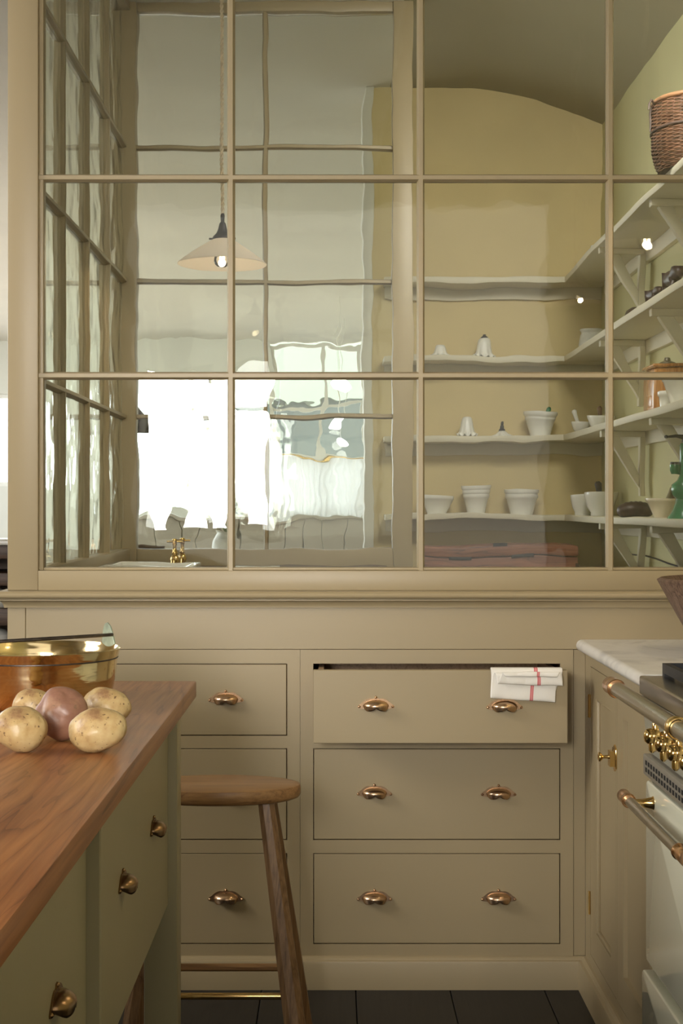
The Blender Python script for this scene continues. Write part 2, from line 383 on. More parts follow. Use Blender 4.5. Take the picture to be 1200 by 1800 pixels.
# cafe curtain on its rod
cu = thing('cafe_curtain', (-.19, FY-.05, 1.14), 'white sheer cafe curtain across the lower half of the shop window', 'curtain')
rs = []
for zi in range(2):
    rs.append([(-.70+1.02*i/110, FY-.06+.022*sin(i*.62)+.008*sin(i*1.7), 1.15+.70*zi) for i in range(111)])
b = B(); b.rings(rs, closed=False); b.build('cloth', 'sheer', cu, True, smooth=180)
B().tube([(-.73, FY-.06, 1.862), (.35, FY-.06, 1.862)], .008, 8).build('rod', 'brass', cu, True)
# ---------------- street outside
tag(bx(-14, -5.3, -5, 26, -.2, -.05).box(-5.3, 12, 14.2, 26, -.2, -.05).build('street', 'road'), 'grey street pavement outside the shop windows', 'street', kind='structure')
bd = thing('street_building', (1.9, 24.4, 0), 'pale building with a dark teal shopfront across the street', 'building')
bx(-1.9, 6, 24, 26, 3.2, 9).build('facade_wall', 'facade', bd, True)
bx(-1.9, 6, 24.1, 26, -.1, 3.2).build('shopfront', 'shopfront', bd, True)
for i in range(5):
    f = bx(-1.4+1.3*i, -.7+1.3*i, 23.97, 24.02, 5.0, 6.6).build('upper_window', 'shopfront', bd, True)

# ------------------------------------------------------------------ glazed screens
def bar_prof(c, y0, axis):   # section of a moulded glazing bar, glass at y0+.03
    h = [(.0050, .010), (.0066, .0125), (.0074, .018), (.0102, .0235), (.0102, .0365), (.0074, .042), (.0066, .0475), (.0050, .050)]
    return h+[(-a, c) for a, c in h[::-1]]
ZB = [1.102, 1.619, 2.144, 2.667, 3.19]
def vbar(parent, x, y, z0, z1, along='X'):
    p = bar_prof(0, 0, 0)
    if along == 'X': poly = [(x+a, y+c) for a, c in p]
    else: poly = [(x-.03+c, y+a) for a, c in p]
    B().prism(poly, 'Z', z0, z1).build('glazing_bar', 'paint_v', parent, True, smooth=20)
def hbar(parent, a0, a1, z, y, along='X'):
    p = bar_prof(0, 0, 0)
    if along == 'X': B().prism([(y+c, z+a) for a, c in p], 'X', a0, a1).build('glazing_bar', 'paint', parent, True, smooth=20)
    else: B().prism([(y-.03+c, z+a) for a, c in p], 'Y', a0, a1).build('glazing_bar', 'paint', parent, True, smooth=20)

w1 = thing('window_1', (.2, .03, 1.05), 'khaki painted glazed screen of square panes above the drawers', 'glazed screen', kind='structure')
bx(-.863, -.782, 0, .081, 1.0494, CZ).build('corner_post', 'paint_v', w1, True, bevel=.003)
bx(-.782, XR, 0, .07, 1.0494, 1.102).build('bottom_rail', 'paint', w1, True, bevel=.002)
bx(-.782, XR, 0, .07, 3.19, CZ).build('top_rail', 'paint', w1, True, bevel=.002)
bx(XR-.012, XR, .005, .06, 1.102, 3.19).build('end_stile', 'paint_v', w1, True, bevel=.002)
# bead round the glass opening
bx(-.782, -.770, .012, .05, 1.102, 3.19).box(-.770, XR-.012, .012, .05, 1.102, 1.110).build('glazing_bead', 'paint', w1, True, bevel=.003)
vx = [-.2737, .230, .7324]
for x in vx: vbar(w1, x, 0, 1.102, 3.19)
ex = [-.782]+vx+[XR]
for z in ZB[1:4]:
    for a, c in zip(ex, ex[1:]): hbar(w1, a+(.005 if a != -.782 else 0), c-(.005 if c != XR else 0), z, 0)
for a, c in zip(ex, ex[1:]):
    for z0, z1 in zip(ZB, ZB[1:]): bx(a+.004, c-.004, .028, .032, z0+.004, z1-.004).build('pane', 'glass_front', w1, True)

w2 = thing('window_2', (-.82, 1, 1.05), 'khaki painted glazed side return of the screen, seen end on', 'glazed screen', kind='structure')
bx(-.863, -.79, .081, 1.86, 1.0, 1.102).build('bottom_rail', 'paint', w2, True, bevel=.002)
bx(-.863, -.79, .081, 1.86, 3.19, CZ).build('top_rail', 'paint', w2, True, bevel=.002)
vy = [.525, .97, 1.415]; ey = [.081]+vy+[1.86]
for y in vy: vbar(w2, -.822, y, 1.102, 3.19, 'Y')
for z in ZB[1:4]:
    for a, c in zip(ey, ey[1:]): hbar(w2, a+(.005 if a != .081 else 0), c-(.005 if c != 1.86 else 0), z, -.822, 'Y')
for a, c in zip(ey, ey[1:]):
    for z0, z1 in zip(ZB, ZB[1:]): bx(-.824, -.820, a+.003, c-.003, z0+.003, z1-.003).build('pane', 'glass_side', w2, True)

w3 = thing('window_3', (-.25, 1.9, 1.05), 'khaki painted glazed rear screen with a wide end stile', 'glazed screen', kind='structure')
bx(-.863, -.768, 1.86, 1.94, 0, CZ).build('corner_post', 'paint_v', w3, True, bevel=.003)
bx(.228, .306, 1.86, 1.94, 0, CZ).build('end_stile', 'paint_v', w3, True, bevel=.003)
bx(-.768, .228, 1.87, 1.93, .98, 1.102).build('bottom_rail', 'paint', w3, True, bevel=.003)
bx(-.768, .228, 1.87, 1.93, 3.19, CZ).build('top_rail', 'paint', w3, True, bevel=.003)
vbar(w3, -.268, 1.87, 1.102, 3.19)
for z in ZB[1:4]:
    hbar(w3, -.768, -.273, z, 1.87); hbar(w3, -.263, .228, z, 1.87)
for a, c in ((-.766, -.271), (-.265, .226)):
    for z0, z1 in zip(ZB, ZB[1:]): bx(a, c, 1.898, 1.902, z0+.003, z1-.003).build('pane', 'glass_side', w3, True)
bx(-.768, .228, 1.88, 1.92, 0, .98).build('lower_panel', 'paint', w3, True)
bx(-.85, -.80, .081, 1.86, 0, 1.0).build('lower_panel', 'paint', w2, True)

# ------------------------------------------------------------------ dado moulding, frieze and base trims
prof = [(0, 1.0494), (.016, 1.0494), (.026, 1.0475), (.032, 1.0430), (.034, 1.038), (.033, 1.0335), (.028, 1.0295), (.020, 1.0288), (.020, 1.0275),
        (.024, 1.0262), (.024, 1.0238), (.021, 1.0220), (.015, 1.0210), (.012, 1.0180), (.0095, 1.0130), (.008, 1.0080), (.008, 1.0043), (0, 1.0043)]
b = B(); b.rings([[(XR, -p, z) for p, z in prof], [(-.863-p, -p, z) for p, z in prof], [(-.863-p, 1.86, z) for p, z in prof]])
struct(b.build('trim_1', 'paint', smooth=25), 'rounded khaki dado moulding between the glazing and the drawers', 'moulding')
tr = thing('trim_2', (.2, 0, .893), 'plain khaki frieze board under the dado moulding', 'frieze', kind='structure')
bx(-.8145, XR, 0, .022, .894, 1.0043).build('frieze_board', 'paint', tr, True, bevel=.001, seg=1)
bx(-.863, -.8155, 0, .08, 0, 1.0043).build('end_post', 'paint_v', tr, True, bevel=.0012, seg=1)
bx(-.863, -.815, .08, .5, 0, 1.0).build('end_panel', 'paint_v', tr, True)
bprof = [(0, 0), (-.022, 0), (-.022, .070), (-.020, .0745), (-.013, .0765), (-.011, .080), (-.006, .0835), (0, .084)]
struct(B().prism(bprof, 'X', -.863, .662).build('baseboard_front', 'paint', smooth=25), 'khaki skirting board under the drawer cabinets', 'skirting')
b = B(); b.prism([(.664+p, z) for p, z in bprof], 'Y', -.84, 0)
struct(b.build('baseboard_right', 'paint', smooth=25), 'khaki skirting board under the hinged corner cupboard', 'skirting')

# ------------------------------------------------------------------ cup pull
def cup_mesh():
    b = B(); a, bb, c = .033, .026, .0165; N = 28; rows = []
    for th in (88, 70, 52, 36, 20, 8, 0):
        t = R(th); rows.append([(a*cos(t)*cos(pi*j/N), -bb*cos(t)*sin(pi*j/N), c*sin(t)) for j in range(N+1)])
    for k in (.35, .7, 1.0):
        row = []
        for j in range(N+1):
            f = pi*j/N; lip = .0035+.0085*abs(sin(2*f))**.6*min(1, sin(f)*1.4)
            s = 1-.05*k
            row.append((a*cos(f)*s, -bb*sin(f)*s, -lip*k))
        rows.append(row)
    b.rings(rows, closed=False); return b
def make_cup(parent=None, m='handle'):
    o = cup_mesh().build('cup_handle', m, parent, smooth=60, solid=.0016)
    half = [(0, .0245), (.0035, .0232), (.0045, .0202), (.0085, .0190), (.017, .0196), (.0245, .0172), (.031, .0130), (.0375, .0072), (.0435, .0032), (.0472, -.0012), (.0458, -.0050), (.038, -.0068), (.030, -.0080)]
    poly = half+[(-x, z) for x, z in half[::-1][:-1]]
    fb = B().prism(poly, 'Y', -.0025, 0)
    for x, z in ((0, .0222), (.0425, -.0018), (-.0425, -.0018)): fb.lathe([(.0001, .0052), (.0022, .0046), (.0034, .003), (.0038, .001)], 10, (x, 0, z), axis='-Y')
    return o, fb
_cup_o, _fb = make_cup(None)
bpy.data.objects.remove(_cup_o)
CUP = {}
for k in ('handle', 'handle_dark'):
    o1 = cup_mesh().build('cup', k, None, smooth=60); CUP[k] = o1.data; bpy.data.objects.remove(o1)
    # shift back: build() recentres a top-level mesh, so restore the local frame
def cup(parent, x, y, z, m='handle', rz=0):
    me = CUPM[m]
    o = bpy.data.objects.new('cup_handle', me); COL.objects.link(o); o.parent = parent
    o.location = (x, y, z); o.rotation_euler = (0, 0, rz); md = o.modifiers.new('thickness', 'SOLIDIFY'); md.thickness = .0012
    return o
def merged_cup(m):
    cb = cup_mesh(); cb.add(_fb.v, _fb.f); h = bpy.data.objects.new('tmp', None); COL.objects.link(h)
    o = cb.build('cup_handle', m, h, smooth=60); me = o.data; bpy.data.objects.remove(o); bpy.data.objects.remove(h); return me
CUPM = {'handle': merged_cup('handle'), 'handle_dark': merged_cup('handle_dark')}

# ------------------------------------------------------------------ drawer cabinets
ROWS = [(.6675, .854, .762), (.392, .630, .5126), (.117, .353, .236)]
def cabinet(name, x0, x1, dx0, dx1, hx, opened, label):
    t = thing(name, ((x0+x1)/2, .25, 0), label, 'cabinet')
    g = .0022
    f = B().box(x0, dx0-g, 0, .022, .084, .893).box(dx1+g, x1, 0, .022, .084, .893)
    zz = [.084]
    for z0, z1, _ in reversed(ROWS): zz += [z0-g, z1+g]
    zz.append(.893)
    for i in range(0, len(zz), 2): f.box(dx0-g, dx1+g, 0, .022, zz[i], zz[i+1])
    f.build('face_frame', 'paint_v', t, True)
    c = B().box(x0, x0+.018, .022, .5, .084, .893).box(x1-.018, x1, .022, .5, .084, .893).box(x0+.018, x1-.018, .48, .5, .084, .893).box(x0+.018, x1-.018, .022, .48, .084, .1).box(x0+.018, x1-.018, .022, .48, .875, .893)
    c.build('carcass', 'chest', t, True)
    for i, (z0, z1, hz) in enumerate(ROWS):
        dy = -.14 if (opened and i == 0) else 0
        d = bx(dx0, dx1, dy, .02+dy, z0, z1).build('drawer', 'paint', t, True, bevel=.0012, seg=1)
        if dy:
            bx(dx0+.012, dx0+.026, dy+.02, .40+dy, z0+.015, z1-.008).box(dx1-.026, dx1-.012, dy+.02, .40+dy, z0+.015, z1-.008)\
                .box(dx0+.026, dx1-.026, dy+.386, dy+.40, z0+.03, z1-.02).box(dx0+.026, dx1-.026, dy+.02, dy+.40, z0+.015, z0+.025).build('drawer_box', 'drawer_wood', d, True)
        for h in hx:
            o = cup(d, 0, 0, 0); o.location = Vector((h, dy, hz+random.uniform(-.001, .001)))-t.location
    return t
cabinet('drawer_cabinet', -.8150, -.0904, -.774, -.126, (-.6135, -.286), False, 'khaki bank of three shut drawers behind the oak stool')
cabinet('drawer_cabinet.001', -.0896, .632, -.053, .5955, (.1068, .4346), True, 'khaki bank of three drawers, top one pulled open under a tea towel')
struct(bx(.6328, .664, .001, .03, .084, .893).build('trim_4', 'paint_v', bevel=.0008, seg=1), 'narrow khaki filler strip in the corner by the hinged cupboard', 'trim')

# ------------------------------------------------------------------ tea towel over the open drawer
b = B(); NU = 40
DY, DZ = -.14, .854   # front face, top edge of the open drawer front
# path: (y offset from front face, z offset from top edge, x0, x1)
path = [(.030, -.030, .402, .575), (.026, -.008, .401, .578), (.020, .004, .400, .580), (.008, .0065, .400, .581), (-.004, .0045, .399, .582), (-.0065, -.004, .399, .582), (-.006, -.020, .400, .575),
        (-.006, -.045, .398, .562), (-.007, -.066, .397, .562), (-.010, -.0705, .398, .562), (-.0135, -.066, .399, .562), (-.0125, -.045, .400, .563), (-.0115, -.020, .401, .566), (-.0125, -.006, .404, .570),
        (-.015, -.003, .408, .574), (-.0185, -.006, .410, .578), (-.018, -.016, .412, .580), (-.0175, -.026, .413, .581), (-.020, -.0325, .414, .581), (-.0235, -.0305, .416, .580), (-.0225, -.018, .420, .578), (-.021, -.006, .424, .574),
        (-.0235, -.001, .426, .572), (-.0265, -.004, .428, .570), (-.0265, -.014, .432, .566)]
vs = []; uvs = []; fs = []
for i, (py, pz, a, c) in enumerate(path):
    for j in range(NU+1):
        u = j/NU; x = a+(c-a)*u
        drop = -.012*max(0, u)*max(0, min(1, (-pz)/.066)) if 6 <= i <= 12 else (-.006*u if i > 15 and pz < -.02 else 0)
        n = noise.noise(Vector((u*2.6, i*.20, 1.3)))*.0062+noise.noise(Vector((u*7, i*.45, 7.7)))*.0024
        out = -abs(n) if i > 4 else 0
        vs.append((x, DY+py+out, DZ+pz+drop+(.0032*noise.noise(Vector((u*3, i*.6, 2))) if i > 4 else 0))); uvs.append((u, i/len(path)))
for i in range(len(path)-1):
    for j in range(NU): k = i*(NU+1)+j; fs.append((k, k+1, k+NU+2, k+NU+1))
b.add(vs, fs); b.uv = uvs
o = b.build('tea_towel', 'towel', smooth=180, solid=.0018, sub=1)
tag(o, 'folded white linen tea towel with red stripes over the open drawer', 'towel')

# ------------------------------------------------------------------ cupboard and worktop along the side wall
XF = .664
rc = thing('corner_cupboard', (.95, -.43, 0), 'khaki panelled cupboard with a brass latch between drawers and cooker', 'cabinet')
def yz(b, y0, y1, z0, z1, x0=XF, x1=XF+.022): return b.box(x0, x1, y0, y1, z0, z1)
f = B(); yz(f, -.078, 0, .084, .888); yz(f, -.45, -.439, .084, .888); yz(f, -.835, -.812, .084, .888)
for a, c in ((-.439, -.078), (-.812, -.45)): yz(f, a, c, .084, .111); yz(f, a, c, .858, .888)
f.build('face_frame', 'paint_v', rc, True)
bx(XF+.022, XR-.002, -.835, -.82, .0, .888).box(XF+.022, XR-.002, -.82, -.002, .084, .10).box(XF+.05, XR-.002, -.015, -.002, .1, .888).box(XR-.02, XR-.002, -.82, -.015, .1, .888).build('carcass', 'dark_wood', rc, True)
for n_, (a, c, ra, rb) in enumerate(((-.437, -.080, -.368, -.158), (-.810, -.452, -.742, -.522))):
    d = B(); yz(d, a, ra, .113, .856); yz(d, rb, c, .113, .856); yz(d, ra, rb, .113, .188); yz(d, ra, rb, .784, .856)
    dd = d.build('door', 'paint_v', rc, True)
    bx(XF+.011, XF+.018, ra, rb, .188, .784).build('door_panel', 'paint_v', dd, True)
    # moulded lip round the panel
    if n_ == 0: bx(XF+.002, XF+.012, ra, ra+.008, .188, .784).box(XF+.002, XF+.012, rb-.008, rb, .188, .784).box(XF+.002, XF+.012, ra+.008, rb-.008, .188, .196).box(XF+.002, XF+.012, ra+.008, rb-.008, .776, .784)\
        .build('panel_moulding', 'paint_v', dd, True, bevel=.003)
    if n_ == 0:
        for z in (.755, .245):
            B().tube([(XF-.0035, -.0790, z-.030), (XF-.0035, -.0790, z+.030)], .0036, 8).build('hinge', 'brass', dd, True)
        lt = bx(XF-.004, XF, -.448, -.404, .6555, .7005).build('latch', 'brass', dd, True, bevel=.0015)
        lb = B().box(XF-.016, XF-.004, -.444, -.416, .660, .696); lb.lathe([(.005, .016), (.004, .022), (.004, .030), (.009, .034), (.0115, .037), (.011, .040), (.005, .042), (.0001, .042)], 16, (XF, -.428, .681), axis='-X')
        lb.prism([(-.446, .7005), (-.437, .7045), (-.426, .7095), (-.415, .7045), (-.406, .7005)], 'X', XF-.003, XF)
        lb.prism([(-.446, .6555), (-.437, .6515), (-.426, .6465), (-.415, .6515), (-.406, .6555)], 'X', XF-.003, XF)
        lb.build('latch_knob', 'brass', dd, True, smooth=40)
# marble top with a bullnose edge
mt = []
for i in range(13):
    a = pi/2+pi*i/12; mt.append((.655+.0155*cos(a), .9045+.0155*sin(a)))
mt += [(XR-.001, .889), (XR-.001, .920)]
tag(B().prism(mt, 'Y', -.828, -.001).build('marble_worktop', 'marble', smooth=40), 'white marble worktop with a rounded edge above the corner cupboard', 'worktop')
# dough bowl
b = B(); b.lathe([(.0001, .0), (.13, 0), (.145, .006), (.190, .085), (.236, .168), (.240, .176), (.232, .181), (.221, .172), (.175, .09), (.12, .022), (.0001, .016)], 48, (1.012, -.40, .9205), sy=.95)
tag(b.build('dough_bowl', 'rough_wood', smooth=50), 'rough dark wooden bowl standing on the marble worktop', 'bowl')

# ------------------------------------------------------------------ range cooker
YA, YZ_ = -.835, -1.95
rg = thing('range_cooker', (.95, -1.39, 0), 'cream enamel range cooker with brass knobs and steel rails', 'cooker')
bx(.672, XR-.003, YZ_, YA-.002, .05, .878).build('body', 'enamel', rg, True, bevel=.004)
bx(.6376, XR-.003, YZ_, YA-.001, .881, .919).build('hob_top', 'steel', rg, True, bevel=.004, seg=3)
B().prism([(.655, .761), (.640, .880), (.70, .880), (.70, .761)], 'Y', YZ_+.01, YA-.006).build('control_panel', 'enamel', rg, True, bevel=.003)
vs_ = bx(.645, .70, YZ_+.005, YA-.004, .714, .757).build('vent_strip', 'vent_metal', rg, True, bevel=.003)
b = B()
for r_ in range(2):
    for i in range(42):
        y = YA-.030-.025*i; b.box(.6442, .6455, y-.0135, y, .7235+.0145*r_, .7325+.0145*r_)
b.build('vent_slots', 'black', vs_, True, kind='stuff')
# hob: grate bars
gr = B(); x0, x1 = .684, 1.20
for y0, y1 in ((-1.20, -.845), (-1.57, -1.215)):
    gr.box(x0, x1, y0, y0+.014, .926, .946).box(x0, x1, y1-.014, y1, .926, .946).box(x0, x0+.014, y0+.014, y1-.014, .926, .946).box(x1-.014, x1, y0+.014, y1-.014, .926, .946)
    for k in range(5):
        xx = x0+.045+.08*k; gr.box(xx, xx+.012, y0+.014, y1-.014, .930, .954)
    for xx in (x0, x1-.02):
        for yy in (y0, y1-.02): gr.box(xx, xx+.02, yy, yy+.02, .919, .926)
gr.build('pan_support', 'iron', rg, True, kind='stuff')
# knobs
def knob(y):
    z = .826; x = .648
    b = B(); b.lathe([(.016, 0), (.016, .004), (.010, .006), (.009, .014), (.012, .017), (.0150, .023), (.0158, .029), (.0150, .031), (.0158, .033), (.0145, .040), (.010, .045), (.0001, .047)], 24, (x, y, z), axis='-X')
    b.tube([(x-.030, y, z-.012), (x-.030, y, z-.018), (x-.030, y, z-.028), (x-.030, y, z-.032)], [.0062, .0072, .0068, .003], 12)
    b.tube([(x-.024, y, z+.012), (x-.024, y, z+.024), (x-.024, y, z+.028)], [.0066, .0066, .004], 12)
    b.build('knob', 'brass', rg, True, smooth=40)
for i in range(8): knob(-1.06-.100*i)
# front rail
fr_ = B().tube([(.5865, -.852, .8935), (.5865, -1.93, .8935)], .0155, 24).build('front_rail', 'steel', rg, True)
B().lathe([(.0001, .0), (.0160, 0), (.0185, -.004), (.0180, -.030), (.0178, -.060), (.0198, -.063), (.0200, -.070), (.0185, -.073), (.0157, -.073)], 24, (.5865, -.787, .8935), axis='Y').build('end_cap', 'copper', fr_, True, smooth=40)
for y in (-1.41, -1.90):
    B().lathe([(.0165, -.012), (.0190, -.012), (.0205, -.008), (.0205, .008), (.0190, .012), (.0165, .012)], 24, (.5865, y, .8935), axis='Y').tube([(.600, y, .895), (.640, y, .898)], .009, 12).build('rail_bracket', 'brass', fr_, True, smooth=40)
# oven doors with their rails, drawer below
def panel(y0, y1, z0, z1, name, x0=.650, x1=.672):
    rr = .014; poly = []
    for cy, cz, a0 in ((y1-rr, z1-rr, 0), (y0+rr, z1-rr, 90), (y0+rr, z0+rr, 180), (y1-rr, z0+rr, 270)):
        for k in range(5): a = R(a0+22.5*k); poly.append((cy+rr*cos(a), cz+rr*sin(a)))
    return B().prism(poly, 'X', x0, x1).build(name, 'enamel', rg, True, bevel=.004, seg=3)
for y0, y1 in ((-1.40, -.842), (-1.94, -1.41)):
    dr = panel(y0, y1, .326, .703, 'oven_door')
    ya, yb = y1-.045, y0+.045
    B().tube([(.605, ya, .668), (.605, yb, .668)], .0108, 20).build('door_rail', 'steel', dr, True)
    for yy, s in ((ya, 1), (yb, -1)):
        B().lathe([(.0001, .056*s), (.0120, .056*s), (.0140, .052*s), (.0135, .020*s), (.0135, .0), (.0152, -.003*s), (.0150, -.009*s), (.0138, -.012*s), (.0107, -.012*s)], 20, (.605, yy, .668), axis='Y').build('rail_cap', 'copper', dr, True, smooth=40)
        B().tube([(.610, yy-.030*s, .668), (.628, yy-.030*s, .668), (.646, yy-.030*s, .668), (.650, yy-.030*s, .668)], [.0085, .0085, .012, .014], 16).build('rail_bracket', 'brass', dr, True, smooth=40)
panel(-1.40, -.836, .09, .308, 'warming_drawer', .643, .672); panel(-1.94, -1.41, .09, .308, 'warming_drawer', .643, .672)
bx(.70, 1.2, -1.93, -.86, 0, .05).build('plinth', 'iron', rg, True)

# ------------------------------------------------------------------ kitchen island
isl = thing('kitchen_island', (-.72, -1.95, 0), 'olive painted island with cup handled drawers beside the stool', 'island')
YE, YN = -.787, -3.15     # far and near ends of the base
XD = -.345
for lx in (-.395, -1.12):
    for y0 in (YE-.07, YN): bx(lx, lx+.07, y0, y0+.07, 0, .865).build('leg', 'island_paint', isl, True, bevel=.003)
for y0, y1, hs in ((-1.868, YE-.072, (-1.534, -1.115)), (-2.9, -1.892, (-2.123, -2.54))):
    d = bx(XD-.02, XD, y0, y1, .445, .862).build('drawer', 'island_paint', isl, True, bevel=.0015, seg=1)
    for h in hs:
        o = cup(d, 0, 0, 0, 'handle_dark', R(90)); o.location = Vector((XD, h, .658))-isl.location
bx(-.395, -.325, -1.891, -1.869, .445, .865).build('divider', 'island_paint', isl, True, bevel=.002, seg=1)
bx(-1.10, XD-.022, YN+.08, YE-.072, .445, .47).box(-1.10, -1.08, YN+.08, YE-.072, .47, .865).box(-1.08, XD-.022, YE-.09, YE-.072, .47, .865).build('carcass', 'island_paint', isl, True)
tag(bx(-1.2, -.294, -3.25, -.772, .8655, .900).build('island_worktop', 'iroko', bevel=.0025, seg=2), 'red brown hardwood worktop of the island under the potatoes', 'worktop')

# ------------------------------------------------------------------ brass preserving pan
pn = thing('brass_pan', (-.562, -1.13, .9002), 'shiny brass preserving pan with an iron bail behind the potatoes', 'pan')
B().lathe([(.0001, .0), (.126, 0), (.1335, .003), (.1385, .012), (.1435, .033), (.1475, .060), (.1500, .084), (.1507, .0865), (.1512, .088), (.1555, .1035), (.1535, .1045), (.1490, .090), (.1468, .082), (.1443, .060), (.1403, .033), (.1345, .012), (.125, .006), (.0001, .005)], 96).build('bowl', 'pan', pn, smooth=40)
B().lathe([(.1502, .0845), (.1516, .0853), (.1516, .0870), (.1508, .0878)], 96).build('groove_line', 'bail_iron', pn)
for s in (1, -1):
    lp = [(-.026, .096), (-.022, .110), (-.015, .126), (-.006, .139), (.004, .145), (.014, .142), (.021, .129), (.024, .112), (.024, .096)]
    b = B().prism(lp, 'X', s*.1515, s*.1555); b.build('lug', 'lug', pn, bevel=.001, seg=1)
pts = [(.1565*cos(a), -.062*sin(a), .121+.0055*sin(a)) for a in [pi*i/48 for i in range(49)]]
pts = [(.162, 0, .121)]+pts+[(-.162, 0, .121)]
B().tube(pts, .0034, 10).build('bail', 'bail_iron', pn)
pn.rotation_euler = (0, 0, R(38))

# ------------------------------------------------------------------ potatoes
def potato(loc, size, rot, m, seed, label, lump=.10):
    bm = bmesh.new(); bmesh.ops.create_icosphere(bm, subdivisions=5, radius=1)
    rt = Matrix.Rotation(rot[2], 3, 'Z') @ Matrix.Rotation(rot[1], 3, 'Y') @ Matrix.Rotation(rot[0], 3, 'X')
    eyes = [Vector((random.uniform(-1, 1), random.uniform(-1, .3), random.uniform(-.7, 1))).normalized() for _ in range(9)]
    vs = []
    for v in bm.verts:
        n = v.co.normalized(); k = 1+lump*noise.noise(n*1.1+Vector((seed, 0, 0)))+.02*noise.noise(n*4+Vector((seed, 5, 0)))
        for e in eyes:
            dd = (n-e).length
            if dd < .16: k -= .035*(1-dd/.16)**2
        vs.append(rt @ Vector((n.x*size[0]*k, n.y*size[1]*k, n.z*size[2]*k)))
    zmin = min(v.z for v in vs); b = B(); b.add([(v.x+loc[0], v.y+loc[1], v.z-zmin+.9) for v in vs], [tuple(x.index for x in f.verts) for f in bm.faces]); bm.free()
    return tag(b.build('potato', m, smooth=180), label, 'potato', 'potatoes on the island')
potato((-.360, -1.70), (.045, .037, .0335), (.1, -.12, -.1), 'potato', 1.0, 'pale speckled potato lying nearest the worktop edge')
potato((-.476, -1.70), (.040, .038, .034), (0, .15, .2), 'potato', 4.0, 'pale potato with a cluster of eyes at its lower side')
potato((-.436, -1.585), (.039, .038, .041), (0, 0, .4), 'red_potato', 8.0, 'knobbly pinkish brown potato in the middle of the group', .2)
potato((-.385, -1.445), (.042, .034, .033), (0, .12, -.25), 'potato', 12.0, 'pale potato half hidden behind the speckled one')
potato((-.518, -1.400), (.034, .030, .030), (0, 0, .2), 'potato', 17.0, 'pale potato almost hidden in front of the brass pan')

# ------------------------------------------------------------------ stool
st = thing('bar_stool', (-.266, -.53, 0), 'oval seated oak bar stool with a brass footrest between island and drawers', 'stool')
SX, SY = .190, .112
sp = [(.0001, .605), (.93, .605), (.975, .608), (1.0, .615), (1.0, .630), (.985, .636), (.95, .638), (.0001, .6375)]
b = B(); b.lathe(sp, 72, (0, 0, 0), SX, SY); b.v = [(x, y, z-.0) for x, y, z in b.v]
b.build('seat', 'oak_x', st, smooth=40)
for sx in (1, -1):
    for sy in (1, -1):
        top = Vector((sx*.112, sy*.048, .606)); bot = Vector((sx*.196, sy*.125, 0))
        r_ = [.0195, .0215, .0235, .0255, .0262]
        B().tube([top.lerp(bot, k) for k in (0, .25, .5, .8, 1)], r_, 8).build('leg', 'oak', st, smooth=20)
def legpt(z, sx, sy): k = 1-z/.606; return Vector((sx*(.112+.084*k), sy*(.048+.077*k), z))
a, c = legpt(.184, -1, 1), legpt(.184, 1, 1); B().tube([a, c], .0095, 10).build('stretcher', 'oak_x', st)
a, c = legpt(.182, -1, -1), legpt(.182, 1, -1); B().tube([a, c], .0075, 12).build('footrest', 'brass', st)
for sx in (1, -1):
    a, c = legpt(.26, sx, -1), legpt(.26, sx, 1); B().tube([a, c], .0095, 10).build('stretcher', 'oak', st)

# ------------------------------------------------------------------ pendants
def pendant(loc, label, name='pendant_lamp', power=11, ceil=CZ, lit=True, shade='opal', group='glass pendants'):
    t = thing(name, loc, label, 'lamp', group)
    B().lathe([(.026, .078), (.030, .076), (.055, .062), (.095, .036), (.130, .010), (.1445, .0), (.1455, .002), (.131, .014), (.096, .040), (.056, .066), (.032, .080), (.026, .082)], 64).build('lamp_shade', shade, t, smooth=60)
    B().lathe([(.0001, .168), (.005, .168), (.007, .160), (.0065, .150), (.006, .140), (.010, .136), (.012, .128), (.016, .112), (.022, .100), (.032, .090), (.034, .084), (.032, .079), (.024, .077), (.015, .06), (.0001, .06)], 24)\
        .tube([(.030, 0, .083), (.045, 0, .083)], .003, 8).tube([(-.030, 0, .083), (-.045, 0, .083)], .003, 8).build('lamp_holder', 'dark_cap', t, smooth=40)
    b = B()
    H = ceil-loc[2]-.165; n = int(H/.004)
    for ph in (0, pi):
        b.tube([(.0034*cos(ph+i*.004/.032*2*pi), .0034*sin(ph+i*.004/.032*2*pi), .165+H*i/n) for i in range(n+1)], .0034, 6)
    b.build('cord', 'cord', t, smooth=180, kind='stuff')
    B().lathe([(.0001, H+.135), (.045, H+.135), (.05, H+.145), (.045, H+.164), (.0001, H+.165)], 32).build('ceiling_rose', 'white_trim', t, smooth=40)
    if lit:
        B().lathe([(.0001, -.010), (.012, -.0085), (.022, -.001), (.0265, .010), (.025, .022), (.016, .038), (.012, .048), (.012, .058)], 32).build('bulb', 'glass_thin', t, smooth=180)
        B().tube([(0, 0, .052), (.004, 0, .040), (.005, .001, .016), (0, .004, .012), (-.005, -.001, .016), (-.004, 0, .040)], .0042, 6).build('filament', 'filament', t, smooth=180)
        l = bpy.data.lights.new('bulb_light', 'POINT'); l.energy = power; l.color = (1, .78, .52); l.shadow_soft_size = .012
        o = bpy.data.objects.new('bulb_light', l); COL.objects.link(o); o.parent = t; o.location = (0, 0, .004)
    return t
pendant((-.3627, .90, 2.054), 'lit white glass pendant hanging behind the glazing', power=6)
pendant((.97, -2.0, 2.09), 'lit white glass pendant mirrored faintly beside the frilled shade', power=6)
pendant((.985, -.72, 2.09), 'lit white glass pendant mirrored faintly under the upper bracket', power=6)

